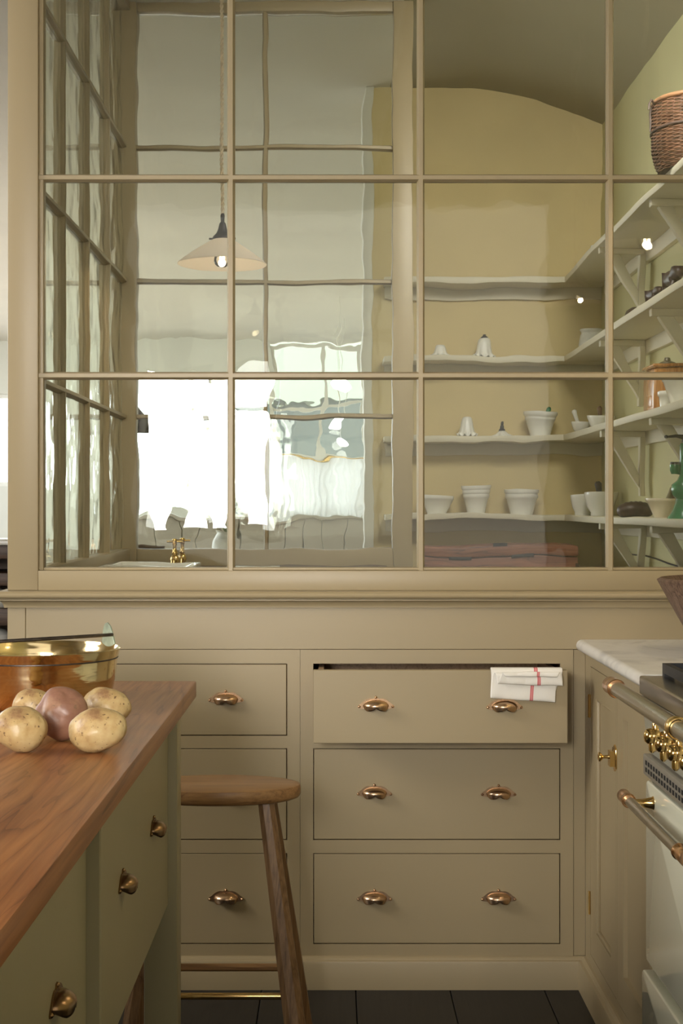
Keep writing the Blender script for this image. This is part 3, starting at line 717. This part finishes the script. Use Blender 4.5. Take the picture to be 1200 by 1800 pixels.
# ------------------------------------------------------------------ pantry shelves
SH = [2.320, 1.957, 1.594, 1.231]
YS, XS = 2.90, 1.045
WORD = ['top', 'second', 'third', 'lowest']
for i, z in enumerate(SH):
    t = thing('wall_shelf', (.62, 3.0, z), 'cream %s shelf along the ochre end wall' % WORD[i], 'shelf', 'pantry shelves')
    bx(.232, XR-.001, YS, 3.099, z-.026, z).build('board', 'shelf', t, True, bevel=.003)
    bx(.24, XR-.001, 3.075, 3.099, z-.082, z-.026).build('batten', 'shelf', t, True, bevel=.002)
    t2 = thing('wall_shelf', (1.15, 1.6, z), 'cream %s shelf on brackets along the side wall' % WORD[i], 'shelf', 'pantry shelves')
    bx(XS, XR-.001, .10, YS-.001, z-.026, z).build('board', 'shelf', t2, True, bevel=.003)
    bx(XR-.022, XR-.001, .10, YS-.001, z-.082, z-.026).build('batten', 'shelf', t2, True, bevel=.002)
    for yb in (2.02, 1.06, .14):
        br = B().box(XS+.012, XR-.024, yb-.02, yb+.02, z-.05, z-.0262).box(XR-.044, XR-.0225, yb-.02, yb+.02, z-.285, z-.05)
        br.prism([(XS+.035, z-.05), (XS+.085, z-.05), (XR-.044, z-.20), (XR-.044, z-.255)], 'Y', yb-.016, yb+.016)
        br.build('bracket', 'shelf', t2, True, bevel=.0015, seg=1)
tag(B().tube([(XR-.004, y, z) for y, z in ((2.6, 1.07), (2.1, 1.072), (1.7, 1.055), (1.3, 1.048), (.9, 1.03), (.5, 1.0))], .003, 6).build('wall_cable', 'dark_cap'), 'thin dark cable running low along the side wall', 'cable')

def basin(loc, Rr, h, label, rb=None, m='ceramic', group='white basins', rimh=None, name='pudding_basin'):
    rb = rb or Rr*.62; rimh = rimh or h*.2; t = .004
    p = [(.0001, .003), (rb-.006, .003), (rb-.004, 0), (rb, 0), (rb+.001, .004), (rb+(Rr-.005-rb)*.45, h*.36), (Rr-.005, h-rimh-.003), (Rr-.001, h-rimh), (Rr, h-rimh*.5), (Rr, h-.002), (Rr-.003, h), (Rr-.007, h-.003),
         (Rr-.009, h-rimh), (rb+(Rr-.009-rb)*.5, h*.36), (rb-.002, .012), (.0001, .009)]
    return tag(B().lathe(p, 48, loc).build(name, m, smooth=50), label, 'bowl', group)
YM = 2.985     # middle of the back shelves; pixel scale there is about 381 px per metre
def XB(px): return (px-587)*(YM+4)/2660
def shade(loc, Rr, h, label, cap, flat=False):
    t = thing('glass_shade', loc, label, 'lampshade', 'frilled glass shades')
    if flat: pr = [(.10, 1), (.22, .95), (.45, .7), (.7, .38), (.9, .12), (1.0, 0)]
    else: pr = [(.14, 1.0), (.36, .985), (.52, .90), (.60, .72), (.66, .48), (.76, .22), (.90, .06), (1.0, 0)]
    am = lambda a, i, r, z: 1+.10*(max(0, r/Rr-.5)*2)**2*cos(10*a)
    b = B().lathe([(r*Rr, z*h) for r, z in pr], 80, mod=am)
    o = b.build('frilled_glass', 'fluted_glass', t, smooth=180)
    for v in o.data.vertices:
        q = math.hypot(v.co.x, v.co.y)/Rr
        if q > .7: v.co.z += .06*h*(q-.7)/.3*(1+cos(10*math.atan2(v.co.y, v.co.x)))
    md = o.modifiers.new('thickness', 'SOLIDIFY'); md.thickness = .003
    if cap: B().lathe([(.0001, h+cap), (.006, h+cap), (.008, h+cap*.7), (.006, h+cap*.6), (.010, h+cap*.5), (.011, h+.006), (.016, h+.002), (.018, h-.004), (.0001, h-.004)], 16).build('gallery', 'dark_cap', t, smooth=40)
shade((XB(774), YM, SH[1]), .042, .060, 'small plain white glass shade on the second shelf', 0)
shade((XB(853), YM, SH[1]), .049, .085, 'white bell glass shade with a dark cap on the second shelf', .014)
shade((XB(819), YM, SH[2]), .042, .088, 'uncapped white bell glass shade on the third shelf', 0)
shade((XB(883), YM, SH[2]), .048, .030, 'flat frilled glass shade with a dark stem on the third shelf', .036, True)
G = 'white basins'
basin((XB(950), YM, SH[2]), .070, .085, 'white basin holding a second one on the third shelf', .048)
basin((XB(950), YM, SH[2]+.021), .0775, .085, 'white basin nested on top, with a green pestle in it', .048)
basin((XB(766), YM, SH[3]), .076, .084, 'single white bowl at the open end of the lowest shelf', .042)
basin((XB(835), YM, SH[3]), .064, .095, 'white basin at the bottom of the tall stack on the lowest shelf', .042)
basin((XB(835), YM, SH[3]+.022), .0675, .095, 'white basin in the middle of the tall stack on the lowest shelf', .044)
basin((XB(835), YM, SH[3]+.044), .071, .095, 'white basin on top of the tall stack on the lowest shelf', .046)
basin((XB(917), YM, SH[3]), .076, .095, 'wide white basin under another on the lowest shelf', .050)
basin((XB(917), YM, SH[3]+.023), .080, .095, 'wide white basin nested on top on the lowest shelf', .052)
def pestle(p0, p1, m, label, r=.013):
    p0, p1 = Vector(p0), Vector(p1)
    ks = (0, .08, .25, .5, .75, .92, 1)
    return tag(B().tube([p0.lerp(p1, k) for k in ks], [r*.6, r*1.1, r*.95, r*.75, r*.9, r*1.05, r*.5], 14).build('pestle', m, smooth=60), label, 'pestle', 'pestles in bowls')
pestle((XB(950), YM, SH[2]+.034), (XB(966), YM, SH[2]+.128), 'green', 'green pestle in the nested basins', .010)
# mortars in the corner and along the side wall
def mortar(loc, Rr, h, label, m='ceramic'):
    p = [(.0001, .003), (Rr*.55, .003), (Rr*.6, 0), (Rr*.62, .005), (Rr*.60, .012), (Rr*.80, h*.35), (Rr*.95, h*.7), (Rr, h*.82), (Rr*1.02, h-.004), (Rr, h), (Rr*.9, h-.004), (Rr*.86, h*.7), (Rr*.65, h*.32), (Rr*.4, .016), (.0001, .012)]
    b = B().lathe(p, 40, loc); return tag(b.build('mortar', m, smooth=50), label, 'mortar', 'white mortars')
mortar((1.115, 2.86, SH[2]), .040, .055, 'small white mortar in the corner of the third shelf')
pestle((1.112, 2.86, SH[2]+.018), (1.085, 2.86, SH[2]+.112), 'ceramic', 'white pestle leaning in the small mortar', .011)
mortar((1.165, 2.62, SH[2]), .062, .072, 'larger white mortar next to the small one on the third shelf')
pestle((1.165, 2.62, SH[2]+.022), (1.155, 2.60, SH[2]+.115), 'pestle_wood', 'brown pestle standing in the larger corner mortar', .012)
mortar((1.115, 2.78, SH[3]), .062, .092, 'white mortar at the back corner of the lowest shelf')
mortar((1.165, 2.60, SH[3]), .070, .100, 'large white mortar with a dark pestle on the lowest shelf')
pestle((1.165, 2.60, SH[3]+.022), (1.150, 2.60, SH[3]+.150), 'figure', 'dark pestle in the large mortar on the lowest shelf', .015)
b = B().lathe([(.0001, 0), (.05, 0), (.058, .006), (.060, .04), (.052, .075), (.046, .088), (.05, .095), (.053, .1), (.05, .104), (.042, .1), (.04, .09), (.045, .04), (.0001, .02)], 40, (1.150, 2.75, SH[1]))
tag(b.build('stone_jar', 'stone', smooth=50), 'grey veined stone jar in the corner of the second shelf', 'jar')
mortar((1.14, 2.45, SH[0]), .045, .055, 'small white bowl on the top shelf near the corner')
# basket
bk = thing('wicker_basket', (1.122, .75, SH[0]), 'brown wicker basket on the top shelf of the side wall', 'basket')
RX, RY, HB = .118, .145, .215
def brad(z): q = z/HB; return .80+.20*min(1, q*3)**.6+.02*sin(q*pi)
b = B(); NS = 34
for k in range(40):
    z = .004+k*(HB-.008)/39; f = brad(z)
    ring = [((RX*f+.0022*(1 if k % 2 else -1)*cos(NS/2*a))*cos(a), (RY*f+.0022*(1 if k % 2 else -1)*cos(NS/2*a))*sin(a), z) for a in [2*pi*j/102 for j in range(103)]]
    b.tube(ring, .0030, 5, cap=False)
b.build('weave', 'wicker', bk, smooth=180, kind='stuff')
b = B()
for j in range(NS):
    a = 2*pi*(j+.5)/NS; b.tube([(RX*brad(z)*cos(a), RY*brad(z)*sin(a), z) for z in (.002, .03, .07, .12, .17, HB)], .0022, 5)
b.build('stakes', 'wicker_dark', bk, smooth=180, kind='stuff')
def ringt(z, r, k=1.0, m='cane', nm='rim'):
    f = brad(z)*k; B().tube([(RX*f*cos(a), RY*f*sin(a), z) for a in [2*pi*j/64 for j in range(65)]], r, 8, cap=False).build(nm, m, bk, smooth=180)
ringt(HB, .0075, 1.01); ringt(.125, .0050, 1.02, 'wicker_dark', 'band')
B().lathe([(.0001, 0), (.75, 0), (.80, .004), (.0001, .006)], 40, (0, 0, 0), RX, RY).build('base', 'wicker_dark', bk)
B().tube([(-RX*.98, -.02, HB-.01), (-RX*1.12, -.03, HB+.004), (-RX*1.2, -.04, HB-.012), (-RX*1.22, -.045, HB-.03)], [.004, .004, .003, .002], 6)\
    .tube([(-RX*1.02, .02, HB), (-RX*1.06, .02, HB-.03), (-RX*1.04, .02, HB-.06), (-RX*1.08, .01, HB-.085)], [.005, .004, .004, .002], 6).build('tie', 'wicker_dark', bk, smooth=60)
# carved animals on the second shelf
def animal(loc, L, rz, label):
    me = bpy.data.meshes.new('carved_animal'); s = L
    P = [(-.5, 0, .46), (-.2, 0, .50), (.12, 0, .50), (.38, 0, .58), (.58, 0, .60), (.74, 0, .50),
         (-.42, .13, .22), (-.42, .14, 0), (-.42, -.13, .22), (-.42, -.14, 0), (.28, .13, .22), (.28, .14, 0), (.28, -.13, .22), (.28, -.14, 0),
         (.46, .14, .74), (.46, -.14, .74), (-.62, 0, .36)]
    E = [(0, 1), (1, 2), (2, 3), (3, 4), (4, 5), (0, 6), (6, 7), (0, 8), (8, 9), (2, 10), (10, 11), (2, 12), (12, 13), (3, 14), (3, 15), (0, 16)]
    rad = [.19, .22, .21, .20, .19, .12, .08, .075, .08, .075, .08, .075, .08, .075, .045, .045, .03]
    me.from_pydata([(x*s, y*s, z*s+.015) for x, y, z in P], E, []); me.materials.append(M['figure'])
    o = bpy.data.objects.new('carved_animal', me); COL.objects.link(o); o.location = loc; o.rotation_euler = (0, 0, rz)
    md = o.modifiers.new('skin', 'SKIN'); md.use_smooth_shade = True
    for i, r in enumerate(rad):
        sv = me.skin_vertices[0].data[i]; sv.radius = (r*s, r*s); sv.use_root = (i == 1)
    o.modifiers.new('sub', 'SUBSURF').render_levels = 2
    return tag(o, label, 'figurine', 'carved animals')
animal((1.125, 1.02, SH[1]), .115, R(-85), 'larger dark carved wooden animal on the second shelf')
animal((1.115, 1.28, SH[1]), .075, R(-75), 'smaller dark carved wooden animal following the larger one')
b = B(); b.lathe([(.0001, 0), (.8, 0), (1, .012), (.8, .028), (.3, .038), (.0001, .04)], 24, (1.10, 1.52, SH[1]), .036, .07)
tag(b.build('wooden_butter_print', 'figure', smooth=50), 'low dark wooden mould behind the carved animals', 'mould')
# coffee mill, cups on third shelf
cm = thing('coffee_mill', (1.150, 1.23, SH[2]), 'amber wooden coffee mill with a metal top on the third shelf', 'coffee mill')
bx(-.062, .062, -.085, .085, 0, .150).build('box', 'amber_wood', cm, bevel=.010, seg=3)
bx(-.068, .068, -.092, .092, .150, .163).build('lid', 'amber_wood', cm, bevel=.006, seg=3)
B().lathe([(.030, .163), (.028, .172), (.012, .180), (.009, .190), (.0001, .192)], 24).build('hopper', 'steel', cm, smooth=40)
bx(-.064, -.058, -.05, .05, .02, .06).build('drawer', 'amber_wood', cm, bevel=.003)
basin((1.150, .925, SH[2]), .083, .105, 'large white bowl beside the coffee mill on the third shelf', .05, group='side wall bowls')
basin((1.110, 1.060, SH[2]), .028, .062, 'small white beaker in front of the coffee mill', .018, group='side wall bowls', name='beaker', rimh=.014)
# lowest shelf: loaf-shaped mould, bowl, mincer
b = B()
pr = [(.0001, -.068)]
for i in range(15):
    x_ = -.064+.128*i/14; pr.append(((.031*(1-(abs(x_)/.075)**3))*(1+(.05 if i % 2 else -.04)), x_))
pr.append((.0001, .068)); b.lathe(pr, 32, axis='Y')
b.v = [(y+1.118, x*1.35+1.62, max(z, -.022)*1.05+SH[3]+.0232) for x, y, z in b.v]
b.tube([(1.18, 1.62, SH[3]+.024), (1.20, 1.62, SH[3]+.024)], [.016, .012], 12)
tag(b.build('ribbed_mould', 'figure', smooth=60), 'dark ribbed wooden mould on the lowest shelf', 'mould')
basin((1.120, 1.17, SH[3]), .057, .068, 'cream bowl holding two pestles beside the green mincer', .030, 'cream_ceramic', 'side wall bowls', .012, 'mixing_bowl')
pestle((1.118, 1.155, SH[3]+.030), (1.145, 1.10, SH[3]+.106), 'olive_wood', 'olive stained pestle in the cream bowl', .012)
pestle((1.125, 1.19, SH[3]+.024), (1.170, 1.13, SH[3]+.108), 'pestle_wood', 'plain brown pestle in the cream bowl', .012)
gm = thing('hand_mincer', (1.130, .86, SH[3]), 'green enamelled iron hand mill with a black crank on the lowest shelf', 'hand mill')
B().lathe([(.0001, 0), (.062, 0), (.060, .006), (.048, .02), (.036, .05), (.033, .065), (.046, .078), (.050, .095), (.046, .112), (.030, .125), (.022, .14), (.020, .20), (.021, .235), (.016, .243), (.0001, .245)], 32).build('body', 'green', gm, smooth=50)
B().lathe([(.0001, .0), (.012, .0), (.017, .012), (.017, .03), (.0001, .03)], 20, (-.035, 0, .145)).tube([(-.035, 0, .155), (-.012, 0, .15)], .009, 10).build('spout', 'green', gm, smooth=50)
B().lathe([(.0001, .176), (.015, .176), (.015, .183), (.0001, .183)], 20, (-.035, 0, 0)).build('stopper', 'dark_cap', gm, smooth=50)
B().lathe([(.0001, .245), (.014, .245), (.012, .262), (.0001, .27)], 16).tube([(0, 0, .262), (-.03, .0, .266), (-.06, 0, .262)], [.009, .006, .004], 8).lathe([(.0001, 0), (.007, .003), (.007, .010), (.0001, .013)], 12, (-.062, 0, .256)).build('crank', 'dark_cap', gm, smooth=50)
B().tube([(.021, -.03, .12), (.03, -.045, .10), (.03, -.055, .06), (.02, -.05, .03)], .008, 8).build('bracket', 'green', gm, smooth=50)

# ------------------------------------------------------------------ chest on its counter
pc = thing('pantry_counter', (.82, 2.83, 0), 'khaki counter under the lowest shelf that carries the old chest', 'counter')
bx(.30, XR-.002, 2.57, 3.098, .87, .900).build('top', 'dark_wood', pc, True, bevel=.003)
bx(.31, XR-.002, 2.60, 3.09, 0, .87).build('carcass', 'paint', pc, True)
ch = thing('wooden_chest', (.72, 2.72, .9005), 'worn red brown wooden chest with iron hinges on the pantry counter', 'chest')
L0, L1 = -.338, .338
bx(L0, L1, -.13, .13, 0, .148).build('box', 'chest', ch, bevel=.004)
bx(L0-.003, L1+.003, -.135, .135, .152, .198).build('lid', 'chest', ch, bevel=.007)
for x in (-.17, .10):
    bx(x-.05, x+.05, -.1365, -.130, .143, .156).build('hinge', 'iron', ch, bevel=.001)
bx(-.03, .03, -.1365, -.13, .193, .204).build('hasp', 'iron', ch)
for z in (.03, .09): bx(L1-.012, L1+.004, -.134, -.13, z, z+.03).build('dovetail', 'dark_wood', ch)

# ------------------------------------------------------------------ scullery sink and taps
sc = thing('sink_unit', (-.43, 1.35, 0), 'dark wooden sink counter inside the glazed scullery', 'counter')
bx(-.775, .20, .95, 1.855, 1.005, 1.042).build('worktop', 'dark_wood', sc, True, bevel=.003)
bx(-.775, .20, 1.0, 1.85, 0, 1.005).build('carcass', 'paint', sc, True)
sk = thing('ceramic_sink', (-.63, 1.25, 1.0425), 'white ceramic sink rim below the brass taps', 'sink')
o_ = [(-.155, -.20), (.152, -.20), (.152, .20), (-.155, .20)]; i_ = [(-.13, -.175), (.127, -.175), (.127, .175), (-.13, .175)]
b = B(); b.rings([[(x, y, 0) for x, y in o_], [(x, y, .027) for x, y in o_], [(x, y, .027) for x, y in i_], [(x, y, .004) for x, y in i_]], cap=True)
b.build('basin', 'ceramic', sk, bevel=.003)
def tap(loc, label):
    t = thing('pillar_tap', loc, label, 'tap', 'scullery taps')
    B().lathe([(.0001, 0), (.020, 0), (.020, .006), (.013, .010), (.015, .018), (.017, .034), (.013, .046), (.008, .052), (.010, .058), (.007, .066), (.006, .085), (.009, .092), (.0001, .096)], 20)\
        .tube([(0, 0, .030), (.0, -.03, .038), (0, -.055, .034), (0, -.062, .018)], [.009, .009, .008, .007], 10).build('body', 'brass', t, smooth=40)
    B().tube([(-.028, 0, .100), (.028, 0, .100)], .0048, 8).tube([(0, -.028, .100), (0, .028, .100)], .0048, 8)\
        .lathe([(.0001, .111), (.008, .109), (.009, .100), (.006, .092), (.0001, .09)], 12).build('cross_head', 'brass', t, smooth=40)
tap((-.577, 1.50, 1.0425), 'brass pillar tap standing nearer the front glazing')
tap((-.567, 1.66, 1.0425), 'brass pillar tap standing just behind the other')
b = B(); b.rings([[(-.33, 1.05, 1.0422), (-.20, 1.05, 1.0422), (-.20, 1.30, 1.0422), (-.33, 1.30, 1.0422)], [(-.345, 1.04, 1.062), (-.185, 1.04, 1.062), (-.185, 1.31, 1.062), (-.345, 1.31, 1.062)]])
tag(b.build('enamel_tray', 'ceramic', bevel=.003), 'shallow white tray on the dark sink counter', 'tray')

# ------------------------------------------------------------------ room beyond: counter, dresser, lamps, plants
fc = thing('far_counter', (-1.0, 5.0, 0), 'dark wooden counter in the room beyond the glazed screens', 'counter')
bx(-2.0, .05, 4.6, 5.4, .88, .92).build('top', 'dark_wood', fc, True, bevel=.004)
bx(-1.95, .0, 4.65, 5.35, 0, .88).build('carcass', 'taupe', fc, True)
tag(B().lathe([(.0001, 0), (.09, 0), (.13, .05), (.15, .11), (.14, .115), (.11, .05), (.0001, .02)], 32, (-1.12, 4.85, .9205)).build('wooden_bowl', 'dark_wood', smooth=50), 'dark wooden bowl on the far counter', 'bowl')
tag(B().lathe([(.0001, 0), (.10, 0), (.16, .03), (.17, .05), (.16, .052), (.0001, .012)], 32, (-.72, 4.9, .9205)).build('enamel_dish', 'ceramic', smooth=50), 'shallow white dish on the far counter', 'dish')
def vase(x, y, label, seed, n=46, spread=.22, h=.42, m='stone', z=.9205):
    t = thing('leafy_vase', (x, y, z), label, 'vase')
    B().lathe([(.0001, 0), (.05, 0), (.075, .05), (.07, .12), (.04, .17), (.045, .185), (.035, .18), (.05, .10), (.0001, .02)], 28).build('vessel', m, t, smooth=60)
    rnd = random.Random(seed); lf = B(); stx = B()
    for k in range(9):
        a = rnd.uniform(0, 2*pi); e = Vector((cos(a)*spread*rnd.uniform(.3, 1), sin(a)*spread*.6, h*rnd.uniform(.7, 1)))
        p = [Vector((0, 0, .15)), Vector((0, 0, .15)).lerp(e, .5)+Vector((0, 0, .05)), e]; stx.tube(p, .003, 5)
        for q in range(n//9):
            c = p[1].lerp(p[2], rnd.random()); d = Vector((rnd.uniform(-1, 1), rnd.uniform(-1, 1), rnd.uniform(-.4, 1))).normalized(); s_ = d.cross(Vector((.3, .2, 1))).normalized()
            L = rnd.uniform(.05, .08); lf.add([c, c+d*L*.5+s_*.016, c+d*L, c+d*L*.5-s_*.016], [(0, 1, 2, 3)])
    stx.build('stems', 'leaf', t, kind='stuff'); lf.build('leaves', 'leaf', t, kind='stuff')
vase(-.66, 5.15, 'vase of leafy stems on the far counter nearest the white dish', 3, spread=.16, h=.38)
vase(-1.36, 5.1, 'vase of leafy stems at the far counter beyond the dark bowl', 5, spread=.2, h=.40, m='copper')
g = 'reflection globes'  # glowing globes added in place of bright lamp reflections
for i, (x, y, z, r_) in enumerate(((.045, 10.0, 2.36, .085), (.03, 11.2, 2.10, .07), (.09, 12.4, 1.96, .07))):
    t = thing('glint_globe', (x, y, z), ('topmost', 'middle', 'lowest')[i]+' of three glowing globes put in for lamp reflections', 'lamp', g)
    B().lathe([(.0001, -r_*.6)]+[(r_*cos(a), r_*.6*sin(a)) for a in [R(-75+15*k) for k in range(11)]]+[(.0001, r_*.6)], 28).build('globe', 'globe', t, smooth=180)
    B().tube([(0, 0, r_*.58), (0, 0, CZ-z)], .003, 6).build('stem', 'white_trim', t)
t = thing('dark_pendant', (-.905, 2.75, 1.60), 'dark conical pendant lamp beyond the glazed corner post', 'lamp')
B().lathe([(.02, .12), (.035, .105), (.08, .05), (.165, 0), (.167, .003), (.082, .056), (.037, .112), (.02, .125)], 40).build('lamp_shade', 'dark_cap', t, smooth=50)
B().lathe([(.0001, .19), (.01, .18), (.014, .15), (.024, .12), (.0001, .118)], 16).tube([(0, 0, .185), (0, 0, CZ-1.60)], .004, 6).build('lamp_holder', 'dark_cap', t, smooth=50)
ds = thing('open_dresser', (-1.75, 2.55, 0), 'dark wooden open dresser past the corner post', 'dresser')
bx(-2.2, -1.32, 2.32, 2.8, 1.108, 1.128).build('top', 'marble', ds, True, bevel=.003)
for z, q in ((1.05, .057), (.937, .053), (.77, .07), (.60, .07), (.30, .07)): bx(-2.18, -1.34, 2.35, 2.78, z, z+q).build('shelf_board', 'dark_wood', ds, True, bevel=.002)
bx(-2.18, -1.34, 2.76, 2.79, .05, 1.10).build('back_panel', 'dark_wood', ds, True)
for x in (-2.18, -1.37): bx(x, x+.04, 2.35, 2.76, 0, 1.107).build('side_panel', 'dark_wood', ds, True)
for z, wd in ((.8405, 'upper'), (.6705, 'lower')):
    b = B().lathe([(.0001, 0), (.07, 0), (.085, .02), (.085, .055), (.06, .072), (.02, .083), (.0001, .085)], 28, (-1.46, 2.46, z))
    tag(b.build('storage_jar', 'ceramic', smooth=50), 'white domed jar on the %s shelf of the dark dresser' % wd, 'jar')
# kitchen window behind the viewer: bars and a plant on its sill (both show as reflections in the glazing)
kw = thing('window_7', (-.72, -4.72, 1.13), 'kitchen window behind the viewer, mirrored in the glazing', 'window', kind='structure')
bx(-1.10, -1.07, -4.73, -4.69, 1.13, 2.07).box(-.37, -.34, -4.73, -4.69, 1.13, 2.07).box(-1.07, -.37, -4.73, -4.69, 1.13, 1.16).box(-1.07, -.37, -4.73, -4.69, 2.04, 2.07).build('window_frame', 'paint', kw, True)
bx(-.735, -.705, -4.725, -4.695, 1.16, 2.04).build('mullion', 'paint', kw, True)
bx(-1.07, -.37, -4.722, -4.698, 1.80, 1.825).build('glazing_bar', 'paint', kw, True)
bx(-1.14, -.30, -4.78, -4.55, 1.10, 1.13).build('sill_board', 'paint', kw, True)
vase(-.92, -4.63, 'vase of leafy stems on the sill behind the viewer, mirrored in the glazing', 11, spread=.14, h=.30, z=1.1305)
tag(B().lathe([(.0001, 0), (.05, 0), (.07, .05), (.06, .12), (.035, .15), (.045, .2), (.04, .2), (.0001, .02)], 24, (-.55, -4.62, 1.1305)).build('copper_jug', 'copper', smooth=50), 'copper jug on the sill behind the viewer, mirrored in the glazing', 'jug')
